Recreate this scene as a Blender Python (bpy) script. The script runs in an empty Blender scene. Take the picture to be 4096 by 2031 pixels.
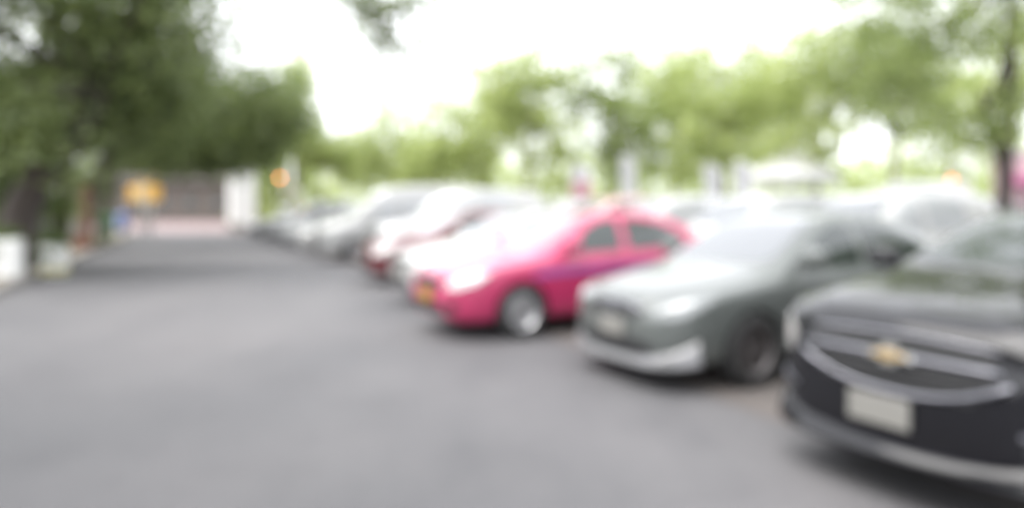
import bpy, bmesh, math, random
import numpy as np
from mathutils import Vector, Matrix

random.seed(7)
RNG = np.random.default_rng(11)
sc = bpy.context.scene
COL = sc.collection
R = math.radians

# ------------------------------------------------------------------ camera
CAM_H = 1.52
F_PX, CX, HY = 2800.0, 2048.0, 830.0          # focal length and horizon of the photograph in its own pixels
cam_d = bpy.data.cameras.new('camera')
cam = bpy.data.objects.new('camera', cam_d); COL.objects.link(cam)
cam.location = (0, 0, CAM_H)
cam.rotation_euler = (R(90), 0, 0)
cam_d.sensor_width = 36.0
cam_d.lens = 36.0 * F_PX / 4096
cam_d.shift_y = -(1015.5 - HY) / 4096
cam_d.clip_start = 0.05
cam_d.clip_end = 900
cam_d.dof.use_dof = True                       # the photograph is focused close by, everything beyond is soft
cam_d.dof.focus_distance = 0.35
cam_d.dof.aperture_fstop = 2.35
cam_d.dof.aperture_blades = 8
cam_d.dof.aperture_rotation = R(12)
sc.camera = cam

# ------------------------------------------------------------------ sky and sun (bright overcast)
SUN_EL, SUN_AZ = R(64), R(-115)
world = bpy.data.worlds.new('World'); sc.world = world
world.use_nodes = True
nt = world.node_tree; nt.nodes.clear()
sky = nt.nodes.new('ShaderNodeTexSky'); sky.sky_type = 'NISHITA'
sky.sun_disc = False; sky.sun_elevation = SUN_EL; sky.sun_rotation = SUN_AZ
sky.air_density = 1.0; sky.dust_density = 3.0
hs = nt.nodes.new('ShaderNodeHueSaturation'); hs.inputs['Saturation'].default_value = 0.18
mx = nt.nodes.new('ShaderNodeMix'); mx.data_type = 'RGBA'
mx.inputs['Factor'].default_value = 0.72
mx.inputs['B'].default_value = (8.0, 8.15, 8.5, 1)      # even cloud cover
bg = nt.nodes.new('ShaderNodeBackground'); bg.inputs['Strength'].default_value = 0.10
wo = nt.nodes.new('ShaderNodeOutputWorld')
nt.links.new(sky.outputs['Color'], hs.inputs['Color'])
nt.links.new(hs.outputs['Color'], mx.inputs['A'])
nt.links.new(mx.outputs['Result'], bg.inputs['Color'])
nt.links.new(bg.outputs['Background'], wo.inputs['Surface'])

sun_d = bpy.data.lights.new('sun', 'SUN'); sun_d.energy = 1.4; sun_d.angle = R(60); sun_d.color = (1, .965, .92)
sun = bpy.data.objects.new('sun', sun_d); COL.objects.link(sun)
_d = Vector((math.sin(SUN_AZ) * math.cos(SUN_EL), math.cos(SUN_AZ) * math.cos(SUN_EL), math.sin(SUN_EL)))
sun.rotation_euler = _d.to_track_quat('Z', 'Y').to_euler()

sc.view_settings.view_transform = 'Standard'
sc.view_settings.look = 'None'
sc.view_settings.gamma = 1.0
sc.view_settings.use_curve_mapping = False
sc.view_settings.exposure = 2.2
sc.cycles.use_denoising = True
sc.cycles.max_bounces = 8
sc.cycles.transparent_max_bounces = 8
sc.cycles.sample_clamp_indirect = 6

# ------------------------------------------------------------------ helpers
def tag(o, label=None, cat=None, group=None, kind=None):
    if label: o['label'] = label
    if cat: o['category'] = cat
    if group: o['group'] = group
    if kind: o['kind'] = kind
    return o

def empty(name, loc=(0, 0, 0), rz=0, parent=None):
    o = bpy.data.objects.new(name, None); COL.objects.link(o)
    o.location = loc; o.rotation_euler = (0, 0, rz); o.empty_display_size = .2
    if parent: o.parent = parent
    return o

def link(name, me, mat=None, parent=None, loc=None, rot=None):
    o = bpy.data.objects.new(name, me); COL.objects.link(o)
    if parent: o.parent = parent
    if loc is not None: o.location = loc
    if rot is not None: o.rotation_euler = rot
    if mat is not None:
        if not me.materials: me.materials.append(None)
        o.material_slots[0].link = 'OBJECT'
        o.material_slots[0].material = mat
    return o

def mesh_of(bm, name, smooth=True):
    bmesh.ops.recalc_face_normals(bm, faces=bm.faces)
    me = bpy.data.meshes.new(name); bm.to_mesh(me); bm.free()
    if smooth:
        me.polygons.foreach_set('use_smooth', [True] * len(me.polygons))
    return me

def box_bm(bm, x0, x1, y0, y1, z0, z1, bev=0.0, seg=1):
    b = bmesh.new()
    r = bmesh.ops.create_cube(b, size=1)
    for v in r['verts']:
        v.co = Vector(((x0 + x1) / 2 + v.co.x * (x1 - x0), (y0 + y1) / 2 + v.co.y * (y1 - y0), (z0 + z1) / 2 + v.co.z * (z1 - z0)))
    if bev > 0:
        bmesh.ops.bevel(b, geom=list(b.edges), offset=bev, segments=seg, profile=.5, affect='EDGES')
    tmp = bpy.data.meshes.new('tmp'); b.to_mesh(tmp); b.free()
    bm.from_mesh(tmp); bpy.data.meshes.remove(tmp)

def box_me(name, x0, x1, y0, y1, z0, z1, bev=0.0, seg=1):
    bm = bmesh.new(); box_bm(bm, x0, x1, y0, y1, z0, z1, bev, seg)
    return mesh_of(bm, name, False)

def tube_bm(bm, pts, radii, seg=8, cap=True):
    pts = [Vector(p) for p in pts]
    rings = []; a = None
    for i, p in enumerate(pts):
        d = (pts[min(i + 1, len(pts) - 1)] - pts[max(i - 1, 0)]).normalized()
        if a is None:
            a = d.cross(Vector((0, 0, 1)) if abs(d.z) < .9 else Vector((1, 0, 0))).normalized()
        else:
            a = (a - d * a.dot(d)).normalized()
        b = d.cross(a).normalized()
        rings.append([bm.verts.new(p + (a * math.cos(2 * math.pi * k / seg) + b * math.sin(2 * math.pi * k / seg)) * radii[i]) for k in range(seg)])
    for r0, r1 in zip(rings, rings[1:]):
        for k in range(seg):
            bm.faces.new((r0[k], r0[(k + 1) % seg], r1[(k + 1) % seg], r1[k]))
    if cap:
        bm.faces.new(rings[0]); bm.faces.new(list(reversed(rings[-1])))

def tube_me(name, pts, radii, seg=8):
    bm = bmesh.new(); tube_bm(bm, pts, radii, seg); return mesh_of(bm, name)

def lathe_bm(bm, prof, seg=32, axis='Y'):
    """prof: list of (radius, offset along axis)"""
    rings = []
    for r, h in prof:
        ring = []
        for k in range(seg):
            a = 2 * math.pi * k / seg
            c = (r * math.cos(a), h, r * math.sin(a)) if axis == 'Y' else (r * math.cos(a), r * math.sin(a), h)
            ring.append(bm.verts.new(c))
        rings.append(ring)
    for r0, r1 in zip(rings, rings[1:]):
        for k in range(seg):
            bm.faces.new((r0[k], r0[(k + 1) % seg], r1[(k + 1) % seg], r1[k]))
    return rings

def G(x, s):
    """ground point seen at pixel column x where one metre spans s pixels"""
    return Vector(((x - CX) / s, F_PX / s, 0))

def HZ(y, s):
    return CAM_H + (HY - y) / s

# ------------------------------------------------------------------ materials
def new_mat(name):
    m = bpy.data.materials.new(name); m.use_nodes = True
    n = m.node_tree
    return m, n, n.nodes['Principled BSDF']

def plain(name, col, rough=.6, metal=0., noise=.0, scale=6., coat=0., bump=0., spec=.5):
    m, n, p = new_mat(name)
    p.inputs['Base Color'].default_value = (*col, 1)
    p.inputs['Roughness'].default_value = rough
    p.inputs['Metallic'].default_value = metal
    p.inputs['Coat Weight'].default_value = coat
    p.inputs['Coat Roughness'].default_value = .04
    p.inputs['Specular IOR Level'].default_value = spec
    if noise > 0:
        tc = n.nodes.new('ShaderNodeTexCoord')
        t = n.nodes.new('ShaderNodeTexNoise'); t.inputs['Scale'].default_value = scale; t.inputs['Detail'].default_value = 6
        r = n.nodes.new('ShaderNodeMapRange')
        r.inputs['To Min'].default_value = 1 - noise; r.inputs['To Max'].default_value = 1 + noise
        mm = n.nodes.new('ShaderNodeMix'); mm.data_type = 'RGBA'; mm.blend_type = 'MULTIPLY'; mm.inputs['Factor'].default_value = 1
        mm.inputs['A'].default_value = (*col, 1)
        n.links.new(tc.outputs['Object'], t.inputs['Vector'])
        n.links.new(t.outputs['Fac'], r.inputs['Value'])
        n.links.new(r.outputs['Result'], mm.inputs['B'])
        n.links.new(mm.outputs['Result'], p.inputs['Base Color'])
        if bump > 0:
            b = n.nodes.new('ShaderNodeBump'); b.inputs['Strength'].default_value = bump; b.inputs['Distance'].default_value = .02
            n.links.new(t.outputs['Fac'], b.inputs['Height'])
            n.links.new(b.outputs['Normal'], p.inputs['Normal'])
    return m

def paint(name, col, metal=0.0, rough=.38):
    return plain(name, col, rough, metal, .04, 3.0, .6)

M = {}
M['pink'] = paint('pink_paint', (.33, .020, .080))
M['silver'] = paint('grey_silver_paint', (.082, .090, .086), .2, .45)
M['black'] = plain('black_paint', (.006, .006, .008), .5, 0, .04, 3, .8, 0, .05)
M['black'].node_tree.nodes['Principled BSDF'].inputs['Coat IOR'].default_value = 1.5
M['white'] = paint('white_paint', (.31, .31, .305))
M['red'] = paint('red_paint', (.085, .008, .013))
M['lip'] = paint('pale_lip_paint', (.115, .115, .12), .3, .4)
M['grey'] = paint('mid_grey_paint', (.26, .265, .27), .4, .4)
M['dark'] = paint('dark_grey_paint', (.055, .058, .062), .3, .4)
M['palepink'] = paint('coral_paint', (.42, .27, .265))
M['stripe'] = paint('violet_stripe', (.22, .06, .22))
M['glass'] = plain('tinted_glass', (.012, .018, .016), .03, 0, 0, 1, 0, 0, .8)
M['screen'] = plain('windscreen_glass', (.03, .035, .04), .05, 0, 0, 1, 0, 0, 1.0)
M['screen'].node_tree.nodes['Principled BSDF'].inputs['IOR'].default_value = 1.85
M['rubber'] = plain('tyre_rubber', (.018, .018, .018), .85, 0, .15, 20)
M['alloy'] = plain('alloy_rim', (.50, .50, .51), .3, .85)
M['darkalloy'] = plain('dark_alloy_rim', (.13, .12, .12), .4, .7)
M['plastic'] = plain('black_plastic', (.015, .015, .016), .5)
M['satin'] = plain('satin_black_plastic', (.008, .008, .009), .55, 0, 0, 1, 0, 0, .15)
M['chrome'] = plain('chrome', (.27, .27, .30), .42, 1.0)
M['vanglass'] = plain('pale_film_glass', (.30, .31, .32), .06, .1, 0, 1, 1.0)
M['lens'] = plain('headlamp_lens', (.46, .46, .45), .08, .4, 0, 1, 1.0)
M['lensdull'] = plain('dull_headlamp_lens', (.20, .21, .21), .1, .3, 0, 1, 1.0)
M['tail'] = plain('tail_lamp', (.42, .012, .012), .12, 0, 0, 1, 1.0)
M['amberlens'] = plain('amber_lens', (.75, .22, .03), .12, 0, 0, 1, 1.0)
M['plate'] = plain('plate_white', (.185, .18, .165), .4, 0, .12, 22)
M['plateY'] = plain('plate_yellow', (.30, .18, .02), .4, 0, .1, 22)
M['gold'] = plain('gold_emblem', (.62, .44, .20), .28, .8)
M['wood'] = plain('bark', (.10, .085, .07), .9, 0, .4, 9, 0, .6)
M['wooddark'] = plain('dark_bark', (.055, .045, .04), .9, 0, .4, 9, 0, .6)
M['concrete'] = plain('concrete', (.22, .205, .19), .85, 0, .2, 5, 0, .3)
M['whitewash'] = plain('white_concrete', (.66, .66, .65), .75, 0, .12, 3, 0, .2)
M['yellowpaint'] = plain('yellow_band', (.33, .30, .10), .7, 0, .15, 5)
M['brick'] = plain('brown_brick', (.19, .09, .06), .9, 0, .25, 8, 0, .4)
M['orange'] = plain('orange_sign', (.92, .50, .05), .45, 0, .05, 3)
M['creamorange'] = plain('cream_orange', (.85, .68, .42), .5)
M['signwhite'] = plain('sign_white', (.55, .55, .54), .5)
M['steel'] = plain('pale_steel', (.36, .37, .37), .45, .4)
M['banner'] = plain('banner_cloth', (.55, .55, .57), .8)
M['bannerpink'] = plain('banner_pink', (.48, .26, .30), .8)
M['tent'] = plain('tent_canvas', (.42, .42, .41), .8, 0, .04, 2)
M['binG'] = plain('bin_green', (.02, .12, .06), .5)
M['binB'] = plain('bin_blue', (.10, .16, .36), .5)
M['facade'] = plain('facade_render', (.105, .09, .08), .9, 0, .15, 1.2)
M['roofing'] = plain('roof_sheet', (.04, .033, .03), .9, 0, .15, 2)
M['pinkwall'] = plain('pink_wall', (.50, .34, .38), .8, 0, .06, 2)
M['magenta'] = plain('magenta_awning', (.16, .04, .09), .7)
M['soil'] = plain('soil', (.07, .05, .035), .95, 0, .3, 9)
M['cream'] = plain('cream_sign', (.34, .34, .24), .6, 0, .05, 3)
M['fence'] = plain('fence_grey', (.16, .17, .20), .6, .2)

def asphalt():
    m, n, p = new_mat('asphalt')
    tc = n.nodes.new('ShaderNodeTexCoord')
    def noise(scale, detail, rough=.5):
        t = n.nodes.new('ShaderNodeTexNoise'); t.inputs['Scale'].default_value = scale; t.inputs['Detail'].default_value = detail
        t.inputs['Roughness'].default_value = rough
        n.links.new(tc.outputs['Object'], t.inputs['Vector']); return t
    def ramp(t, p0, c0, p1, c1):
        r = n.nodes.new('ShaderNodeValToRGB')
        r.color_ramp.elements[0].position = p0; r.color_ramp.elements[0].color = (*c0, 1)
        r.color_ramp.elements[1].position = p1; r.color_ramp.elements[1].color = (*c1, 1)
        n.links.new(t.outputs['Fac'], r.inputs['Fac']); return r.outputs['Color']
    def mul(a, b):
        mm = n.nodes.new('ShaderNodeMix'); mm.data_type = 'RGBA'; mm.blend_type = 'MULTIPLY'; mm.inputs['Factor'].default_value = 1
        n.links.new(a, mm.inputs['A']); n.links.new(b, mm.inputs['B']); return mm.outputs['Result']
    base = ramp(noise(.30, 5), .34, (.064, .064, .068), .68, (.088, .085, .088))        # worn and fresher stretches
    blot = ramp(noise(1.3, 4, .6), .30, (.84, .84, .85), .52, (1, 1, 1))                  # oil stains and damp patches
    grit = ramp(noise(70, 3), .25, (.55, .55, .55), .75, (1.45, 1.45, 1.45))
    st = n.nodes.new('ShaderNodeMapping'); st.inputs['Scale'].default_value = (.9, .07, 1); st.inputs['Rotation'].default_value = (0, 0, R(-24))
    n.links.new(tc.outputs['Object'], st.inputs['Vector'])
    tr = n.nodes.new('ShaderNodeTexNoise'); tr.inputs['Scale'].default_value = 1.0; tr.inputs['Detail'].default_value = 3
    n.links.new(st.outputs['Vector'], tr.inputs['Vector'])
    tracks = ramp(tr, .35, (.88, .88, .89), .65, (1.08, 1.07, 1.06))                       # tyre-worn tracks along the lane
    n.links.new(mul(mul(mul(base, blot), tracks), grit), p.inputs['Base Color'])
    p.inputs['Roughness'].default_value = .8
    b = noise(60, 3)
    bu = n.nodes.new('ShaderNodeBump'); bu.inputs['Strength'].default_value = .4; bu.inputs['Distance'].default_value = .01
    n.links.new(b.outputs['Fac'], bu.inputs['Height']); n.links.new(bu.outputs['Normal'], p.inputs['Normal'])
    return m
M['asphalt'] = asphalt()
M['bay'] = plain('bay_concrete', (.084, .074, .069), .85, 0, .25, 1.5)
M['verge'] = plain('verge_soil', (.13, .11, .075), .95, 0, .35, 3)

def paver_mat():
    m, n, p = new_mat('pink_pavers')
    tc = n.nodes.new('ShaderNodeTexCoord')
    b = n.nodes.new('ShaderNodeTexBrick'); b.inputs['Scale'].default_value = 2.5
    b.inputs['Color1'].default_value = (.135, .088, .090, 1); b.inputs['Color2'].default_value = (.115, .076, .076, 1)
    b.inputs['Mortar'].default_value = (.25, .22, .2, 1); b.inputs['Mortar Size'].default_value = .012
    n.links.new(tc.outputs['Object'], b.inputs['Vector']); n.links.new(b.outputs['Color'], p.inputs['Base Color'])
    p.inputs['Roughness'].default_value = .8
    return m
M['pavers'] = paver_mat()

def leaf_mat(name, c0, c1, trans=.45):
    m = bpy.data.materials.new(name); m.use_nodes = True
    n = m.node_tree; n.nodes.clear()
    g = n.nodes.new('ShaderNodeNewGeometry')
    r = n.nodes.new('ShaderNodeValToRGB')
    r.color_ramp.elements[0].color = (*c0, 1); r.color_ramp.elements[1].color = (*c1, 1)
    n.links.new(g.outputs['Random Per Island'], r.inputs['Fac'])
    d = n.nodes.new('ShaderNodeBsdfPrincipled'); d.inputs['Roughness'].default_value = .45
    t = n.nodes.new('ShaderNodeBsdfTranslucent')
    mx = n.nodes.new('ShaderNodeMixShader'); mx.inputs['Fac'].default_value = trans
    o = n.nodes.new('ShaderNodeOutputMaterial')
    n.links.new(r.outputs['Color'], d.inputs['Base Color']); n.links.new(r.outputs['Color'], t.inputs['Color'])
    n.links.new(d.outputs[0], mx.inputs[1]); n.links.new(t.outputs[0], mx.inputs[2]); n.links.new(mx.outputs[0], o.inputs['Surface'])
    return m
M['leafdark'] = leaf_mat('leaf_dark', (.075, .108, .038), (.19, .235, .08), .54)
M['leafmid'] = leaf_mat('leaf_mid', (.18, .24, .085), (.34, .40, .15), .62)
M['leaflight'] = leaf_mat('leaf_light', (.27, .345, .12), (.48, .53, .21), .68)
M['leafshrub'] = leaf_mat('leaf_shrub', (.05, .085, .025), (.13, .18, .045), .5)

def glow(name, col, st):
    m = bpy.data.materials.new(name); m.use_nodes = True
    n = m.node_tree; n.nodes.clear()
    e = n.nodes.new('ShaderNodeEmission'); e.inputs['Color'].default_value = (*col, 1); e.inputs['Strength'].default_value = st
    o = n.nodes.new('ShaderNodeOutputMaterial'); n.links.new(e.outputs[0], o.inputs['Surface'])
    return m
M['amberglow'] = glow('amber_glow', (1, .24, .05), 3.2)

# ------------------------------------------------------------------ the setting
LANE = Vector((-.41, .912, 0)).normalized()      # along the row of cars, away from the camera
ACR = Vector((LANE.y, -LANE.x, 0))               # to the right of the lane: from the fronts of the cars to their tails
YAW = math.atan2(ACR.y, ACR.x)
P0 = G(3510, 766)

def sheet(name, pts, z, mat, kind='structure', label=None):
    me = bpy.data.meshes.new(name)
    me.from_pydata([(p[0], p[1], z) for p in pts], [], [tuple(range(len(pts)))])
    o = link(name, me, mat); tag(o, label, None, None, kind); return o

sheet('ground', [(-300, -60), (300, -60), (300, 600), (-300, 600)], -.012, M['asphalt'], label='worn grey asphalt of the car park')
bayA = P0 + ACR * .25
def off(p, a, b): return p + LANE * a + ACR * b
sheet('parking_bay', [off(P0, -9, .55), off(P0, -9, 13), off(P0, 42, 13), off(P0, 42, .55)], -.008, M['bay'], label='warm grey parking bays under the cars')

# left kerb: single stones, and the verge behind them
K0 = Vector((-9.62, 13.4, 0))
kerb = tag(empty('kerb', K0), 'low concrete kerb along the shaded verge', None, None, 'structure')
bm = bmesh.new(); box_bm(bm, -.49, .49, -.08, .08, -.02, .13, .018, 2); kme = mesh_of(bm, 'kerb_stone', False)
kyaw = math.atan2(LANE.y, LANE.x)
for i in range(-8, 31):
    p = LANE * i
    o = link('kerb_stone', kme, M['concrete'], kerb, p + Vector((0, 0, random.uniform(-.006, .006))), (0, 0, kyaw + random.uniform(-.006, .006)))
kl = K0 - ACR * .08
vb = bmesh.new()
a, b, c, d = kl + LANE * -9, kl + LANE * 31, kl + LANE * 31 - ACR * 60, kl + LANE * -9 - ACR * 60
N = 24
grid = [[None] * (N + 1) for _ in range(N + 1)]
for i in range(N + 1):
    for j in range(N + 1):
        u, v = i / N, (j / N) ** 2
        p = a.lerp(b, u).lerp(d.lerp(c, u), v)
        grid[i][j] = vb.verts.new((p.x, p.y, .09 + (random.uniform(0, .07) if j else 0)))
for i in range(N):
    for j in range(N):
        vb.faces.new((grid[i][j], grid[i + 1][j], grid[i + 1][j + 1], grid[i][j + 1]))
tag(link('verge', mesh_of(vb, 'verge'), M['verge']), 'bare earth verge under the trees behind the kerb', None, None, 'structure')
sheet('plaza', [G(300, 64.5), G(1060, 64.5), G(1500, 24), G(150, 24)], -.008, M['pavers'], label='pale pink paved forecourt at the far end of the lane')

# ------------------------------------------------------------------ cars
def pchip(pts):
    x = np.array([p[0] for p in pts], float); y = np.array([p[1] for p in pts], float)
    h = np.diff(x); dl = np.diff(y) / h
    m = np.zeros(len(x))
    for i in range(1, len(x) - 1):
        if dl[i - 1] * dl[i] > 0:
            w1 = 2 * h[i] + h[i - 1]; w2 = h[i] + 2 * h[i - 1]
            m[i] = (w1 + w2) / (w1 / dl[i - 1] + w2 / dl[i])
    m[0] = dl[0]; m[-1] = dl[-1]
    def f(t):
        t = float(np.clip(t, x[0], x[-1])); i = int(np.clip(np.searchsorted(x, t) - 1, 0, len(h) - 1))
        s = (t - x[i]) / h[i]
        return ((2 * s**3 - 3 * s**2 + 1) * y[i] + (s**3 - 2 * s**2 + s) * h[i] * m[i] + (-2 * s**3 + 3 * s**2) * y[i + 1] + (s**3 - s**2) * h[i] * m[i + 1])
    return f

def catmull(P, counts):
    P = [np.array(p, float) for p in P]; out = []
    for i in range(len(P) - 1):
        p1, p2 = P[i], P[i + 1]
        d = np.linalg.norm(p2 - p1) + 1e-9
        t1 = (p2 - P[i - 1]) if i > 0 else (p2 - p1)
        t2 = (P[i + 2] - p1) if i + 2 < len(P) else (p2 - p1)
        t1 = t1 / (np.linalg.norm(t1) + 1e-9) * d * .8; t2 = t2 / (np.linalg.norm(t2) + 1e-9) * d * .8
        for k in range(counts[i]):
            s = k / counts[i]
            out.append((2 * s**3 - 3 * s**2 + 1) * p1 + (s**3 - 2 * s**2 + s) * t1 + (-2 * s**3 + 3 * s**2) * p2 + (s**3 - s**2) * t2)
    out.append(P[-1]); return out

SEDAN = dict(L=4.5, H=1.47,
    top=[(0, .64), (.03, .70), (.10, .755), (.35, .83), (.75, .915), (1.05, .965), (1.17, 1.0), (1.55, 1.21), (1.95, 1.40), (2.3, 1.46), (2.7, 1.47), (3.15, 1.43), (3.5, 1.33), (3.85, 1.15), (4.05, 1.08), (4.3, 1.055), (4.42, 1.01), (4.48, .9), (4.5, .72)],
    belt=[(0, .57), (.1, .69), (.35, .775), (.75, .845), (1.15, .895), (2, .93), (3, .965), (3.8, .995), (4.3, .98), (4.45, .88), (4.5, .66)],
    bot=[(0, .33), (.05, .24), (.25, .19), (4.1, .2), (4.4, .28), (4.5, .42)],
    wid=[(0, .50), (.04, .60), (.14, .72), (.32, .81), (.65, .858), (1.2, .872), (3.3, .872), (4.0, .84), (4.3, .78), (4.45, .68), (4.5, .55)],
    roofw=[(0, .36), (.3, .6), (.9, .68), (1.15, .70), (1.6, .62), (2.0, .575), (2.7, .575), (3.3, .55), (3.7, .57), (4.1, .60), (4.5, .4)],
    ax=(.86, 3.41), wr=.31, track=.77,
    wf=[(1.52, .965), (2.30, .985), (2.33, 1.365), (2.10, 1.355), (1.86, 1.25)],
    wb=[(2.43, .99), (3.20, 1.015), (3.42, 1.05), (3.30, 1.20), (3.05, 1.31), (2.75, 1.36), (2.43, 1.37)],
    doors=([(1.24, .27), (2.35, .27), (2.37, .955), (1.21, .905)], [(2.375, .27), (2.98, .27), (3.30, .72), (3.40, .975), (2.395, .955)]),
    hood=[(.10, 0), (.13, -.40), (.40, -.66), (1.10, -.72), (1.16, -.4), (1.17, 0), (1.16, .4), (1.10, .72), (.40, .66), (.13, .40)],
    screen=[(1.20, 0), (1.24, -.5), (1.30, -.63), (1.98, -.53), (2.02, 0), (1.98, .53), (1.30, .63), (1.24, .5)],
    rear=[(3.36, 0), (3.38, -.50), (3.90, -.52), (3.94, 0), (3.90, .52), (3.38, .50)],
    lamp=[(.44, .60), (.60, .585), (.80, .66), (.93, .765), (.86, .78), (.62, .735), (.44, .69)],
    grille=[(-.36, .585), (.36, .585), (.40, .66), (.30, .695), (-.30, .695), (-.40, .66)],
    intake=[(-.50, .27), (.50, .27), (.44, .39), (-.44, .39)],
    tail=[(.42, .78), (.95, .74), (1.02, .90), (.95, .955), (.42, .92)],
    bump=[(-.86, .20), (.86, .20), (.88, .57), (-.88, .57)], plate_z=.475, mir=(1.50, 1.05), han=((2.16, .87), (3.16, .90)))

BIGNOSE = dict(SEDAN)
BIGNOSE.update(H=1.48,
    top=[(0, .76), (.02, .86), (.07, .93), (.25, 1.005), (.6, 1.065), (1.0, 1.115), (1.15, 1.145), (1.55, 1.32), (1.95, 1.465), (2.3, 1.52), (2.7, 1.53), (3.15, 1.48), (3.5, 1.37), (3.85, 1.20), (4.05, 1.13), (4.3, 1.09), (4.42, 1.04), (4.48, .92), (4.5, .74)],
    belt=[(0, .69), (.06, .81), (.25, .93), (.75, 1.0), (1.15, 1.03), (2, 1.04), (3, 1.04), (3.8, 1.01), (4.3, 1.0), (4.45, .9), (4.5, .68)],
    bot=[(0, .31), (.05, .26), (.25, .22), (4.1, .22), (4.4, .28), (4.5, .42)],
    wid=[(0, .56), (.04, .66), (.14, .77), (.32, .845), (.65, .885), (1.2, .895), (3.3, .895), (4.0, .86), (4.3, .80), (4.45, .70), (4.5, .56)],
    roofw=[(0, .46), (.2, .64), (.9, .70), (1.15, .715), (1.6, .63), (2.0, .585), (2.7, .585), (3.3, .56), (3.7, .57), (4.1, .60), (4.5, .4)],
    hood=[(.05, 0), (.09, -.48), (.36, -.70), (1.06, -.74), (1.12, -.4), (1.13, 0), (1.12, .4), (1.06, .74), (.36, .70), (.09, .48)],
    lamp=[(.52, .68), (.66, .665), (.84, .74), (1.0, .88), (.93, .895), (.68, .85), (.52, .80)],
    grille=[(-.46, .775), (.46, .775), (.50, .82), (.42, .855), (-.42, .855), (-.50, .82)],
    intake=[(-.38, .575), (.38, .575), (.50, .68), (.50, .735), (-.50, .735), (-.50, .68)],
    bump=[(-.9, .19), (.9, .19), (.92, .56), (-.92, .56)], plate_z=.455, plate_y=.07, mir=(1.42, 1.13), han=((2.16, .95), (3.16, .96)),
    wf=[(1.50, 1.07), (2.30, 1.075), (2.33, 1.42), (2.10, 1.41), (1.84, 1.33)],
    wb=[(2.43, 1.075), (3.20, 1.075), (3.42, 1.10), (3.30, 1.25), (3.05, 1.36), (2.75, 1.42), (2.43, 1.425)],
    doors=([(1.24, .27), (2.35, .27), (2.37, 1.045), (1.21, 1.03)], [(2.375, .27), (2.98, .27), (3.30, .72), (3.40, 1.04), (2.395, 1.045)]))

SUV = dict(L=4.7, H=1.83,
    top=[(0, .80), (.03, .91), (.10, .985), (.4, 1.05), (.9, 1.10), (1.12, 1.14), (1.5, 1.40), (1.9, 1.66), (2.2, 1.76), (3, 1.83), (4.0, 1.79), (4.3, 1.71), (4.5, 1.42), (4.62, 1.08), (4.68, .95), (4.7, .8)],
    belt=[(0, .72), (.08, .86), (.4, .95), (1.0, 1.02), (2, 1.06), (3, 1.09), (4.2, 1.12), (4.55, 1.05), (4.65, .9), (4.7, .74)],
    bot=[(0, .42), (.06, .32), (.3, .28), (4.3, .30), (4.6, .38), (4.7, .5)],
    wid=[(0, .58), (.04, .68), (.14, .79), (.32, .87), (.65, .91), (1.2, .92), (3.6, .92), (4.2, .90), (4.5, .84), (4.65, .74), (4.7, .62)],
    roofw=[(0, .46), (.3, .66), (.9, .74), (1.15, .76), (1.6, .70), (2.0, .66), (3.0, .65), (4.2, .62), (4.5, .66), (4.7, .5)],
    ax=(.92, 3.62), wr=.365, track=.80,
    wf=[(1.50, 1.10), (2.32, 1.11), (2.34, 1.67), (2.05, 1.62), (1.78, 1.46)],
    wb=[(2.43, 1.115), (3.40, 1.14), (3.44, 1.70), (2.43, 1.71)],
    doors=([(1.24, .38), (2.36, .38), (2.38, 1.08), (1.21, 1.03)], [(2.385, .38), (3.10, .38), (3.42, .84), (3.48, 1.11), (2.40, 1.08)]),
    hood=[(.08, 0), (.12, -.48), (.36, -.72), (1.04, -.78), (1.10, -.4), (1.11, 0), (1.10, .4), (1.04, .78), (.36, .72), (.12, .48)],
    screen=[(1.16, 0), (1.20, -.5), (1.26, -.68), (1.92, -.60), (1.96, 0), (1.92, .60), (1.26, .68), (1.20, .5)],
    rear=[(4.32, 0), (4.33, -.56), (4.52, -.60), (4.53, 0), (4.52, .60), (4.33, .56)],
    lamp=[(.50, .79), (.66, .775), (.84, .83), (.98, .92), (.92, .945), (.66, .915), (.50, .88)],
    grille=[(-.44, .66), (.44, .66), (.48, .80), (.40, .87), (-.40, .87), (-.48, .80)],
    intake=[(-.52, .36), (.52, .36), (.46, .48), (-.46, .48)],
    tail=[(.62, .86), (.98, .84), (1.02, 1.16), (.96, 1.20), (.70, 1.16)],
    bump=[(-.92, .30), (.92, .30), (.94, .62), (-.94, .62)], plate_z=.56, mir=(1.46, 1.13), han=((2.16, .98), (3.18, 1.0)))

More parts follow.
